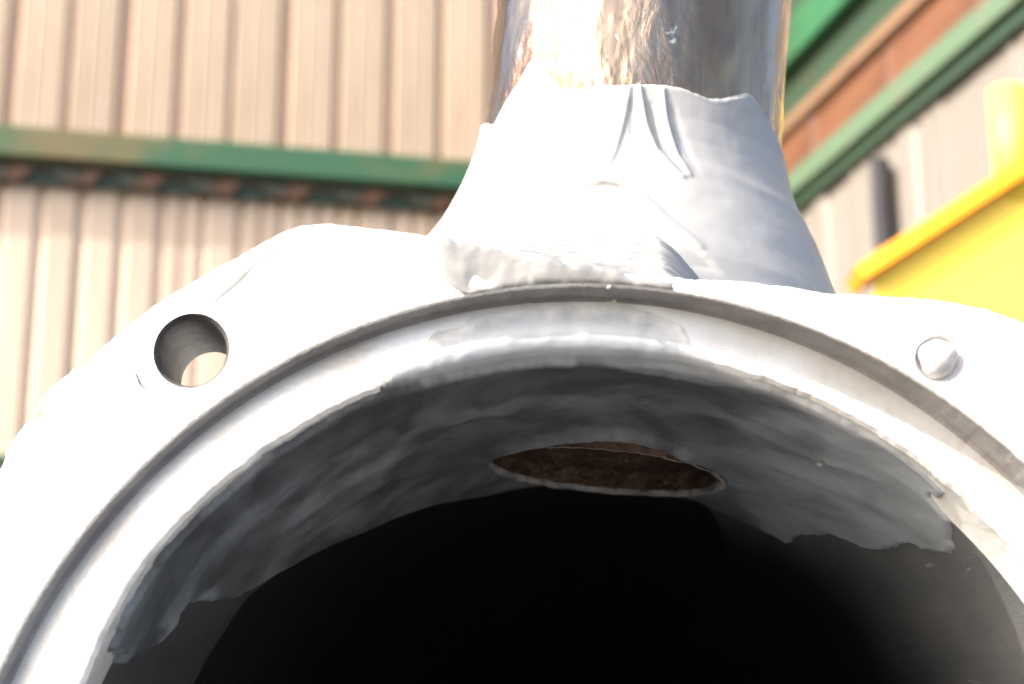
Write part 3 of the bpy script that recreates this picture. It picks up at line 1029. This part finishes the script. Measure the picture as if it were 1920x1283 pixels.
for ii, pd in enumerate(ph_list):
    w_ = 0.5 + 0.5 * math.sin(R(pd))
    w_ = smooth01(w_)
    front = abs(pd) < 92
    ht = lerp_tab(HTOP, pd)
    if front:
        ht += 0.5 * fbm(pd * 0.12, 1.0, 3.0) + 0.35 * fbm(pd * 0.6, 2.0, 3.0)
    for jj, h in enumerate(h_list):
        d = ht - h
        if d < -1.5:
            continue
        r = lerp_tab(RADL, h) * (1 - w_) + lerp_tab(RADR, h) * w_
        if front:
            env = smooth01((ht - h) / 4)
            r += env * (0.45 * fbm(pd * 0.03, h * 0.045, 5.0, 2) + 0.16 * fbm(pd * 0.12, h * 0.12, 8.0, 2) + 0.025 * fbm(pd * 0.5, h * 0.5, 9.0))
            for ln, hh, ww in FOm + VALm:
                q, tt = seg_dist(pd * 1.05, h, ln)
                if q < ww * 2:
                    r += hh * (0.35 + 0.65 * math.sin(math.pi * min(1, 0.15 + tt * 0.8))) * math.exp(-(q / ww * 1.6) ** 2) * smooth01((ht - h) / 2 + 0.4)
            r += -1.2 * smooth01(sd_poly(pd * 1.05 + 0.5 * fbm(pd * 0.2, h * 0.2, 2.0), h, SLABm) / 2.0 + 0.5)
        r_base = 53.9
        r = r_base + (r - r_base) * smooth01((d + 0.9) / 2.4)
        idx[(ii, jj)] = len(vs)
        vs.append(tuple(pp(R(pd), h, r) * MM))
for ii in range(NP):
    i2 = (ii + 1) % NP
    for jj in range(len(h_list) - 1):
        q = [(ii, jj), (i2, jj), (i2, jj + 1), (ii, jj + 1)]
        if all(k_ in idx for k_ in q):
            fs.append([idx[k_] for k_ in q])
collar = link("putty_collar", fix_normals(mesh("putty_collar", vs, fs)), M['putty'], vb, True)
place(collar)

# ------------------------------------------------------------------ putty apron between the collar and the flange edge
vs, fs = [], []
NX, NV = 150, 90
ap_cov = []
for i in range(NX + 1):
    x = -54 + (38 + 54) * i / NX
    # flange edge at this x
    dg = math.degrees(math.atan2(x, 168))
    ez = math.sqrt(max(0, out_r(dg) ** 2 - x * x))
    side = smooth01((x + 54) / 26) * smooth01((38 - x) / 14)
    zl = max(math.sqrt(158.7 ** 2 - x * x), ez - 3 - 14 * smooth01((x + 50) / 24))
    ns = 1 - side
    path = [(0.7, zl), (0.7 - 1.3 * side ** 3, zl + 0.5), (0.7 - 1.5 * side ** 3, zl + 0.5 * (ez - zl)), (0.9 - 1.7 * side, ez - 1.6), (3.0, ez - 1.8 + 2.0 * side), (14, ez + 2.5 * side + (172 - ez) * 0.15 - 8 * ns), (45, 183 - 16 * ns), (70, 194 - 20 * ns), (95, 202 - 24 * ns)]
    cum = [0]
    for a, b in zip(path, path[1:]):
        cum.append(cum[-1] + math.hypot(b[0] - a[0], b[1] - a[1]))
    for j in range(NV + 1):
        v = cum[-1] * (j / NV)
        y = float(np.interp(v, cum, [p[0] for p in path]))
        z = float(np.interp(v, cum, [p[1] for p in path]))
        n_ = 1.0 * fbm(x * 0.05, v * 0.06, 31.0, 2) + 0.7 * fbm(x * 0.14, v * 0.16, 33.0, 2) + 0.16 * fbm(x * 0.45, v * 0.5, 35.0)
        n_ *= side * smooth01(v / 4)
        ap_cov.append(smooth01((x + 47 + 7 * fbm(v * 0.1, x * 0.1, 51.0)) / 15) * smooth01((v + 1 + 2.5 * fbm(x * 0.2, v * 0.2, 53.0)) / 3))
        vs.append(((x + (1 - side * 0.85) * 9 * fbm(v * 0.10, x * 0.02, 41.0)) * MM, (y - n_ * 0.6) * MM, (z + n_ * 0.8) * MM))
for i in range(NX):
    for j in range(NV):
        a = i * (NV + 1) + j
        fs.append((a, a + NV + 1, a + NV + 2, a + 1))
ap_me = fix_normals(mesh("putty_apron", vs, fs))
at = ap_me.attributes.new("cover", 'FLOAT', 'POINT')
at.data.foreach_set('value', ap_cov)
apron = link("putty_apron", ap_me, M['smudge'], vb, True)
place(apron)

# ------------------------------------------------------------------ stray beads of putty on the step, lip and lining
for k, (dg, r, y, rad) in enumerate([(30.5, 138.4, 55, 1.1), (3.4, 158.2, 0.6, 1.0)]):
    bm = bmesh.new()
    bmesh.ops.create_icosphere(bm, subdivisions=3, radius=rad * MM)
    for v in bm.verts:
        v.co *= 1 + 0.22 * noise.noise(v.co * 900 + Vector((k * 7.0, 0, 0)))
        v.co.z *= 0.8
    me = bpy.data.meshes.new("putty_bead")
    bm.to_mesh(me)
    bm.free()
    b = link("putty_bead", me, M['putty'], vb, True)
    b.location = vb_off + Vector((r * math.sin(R(dg)), y, r * math.cos(R(dg)))) * MM
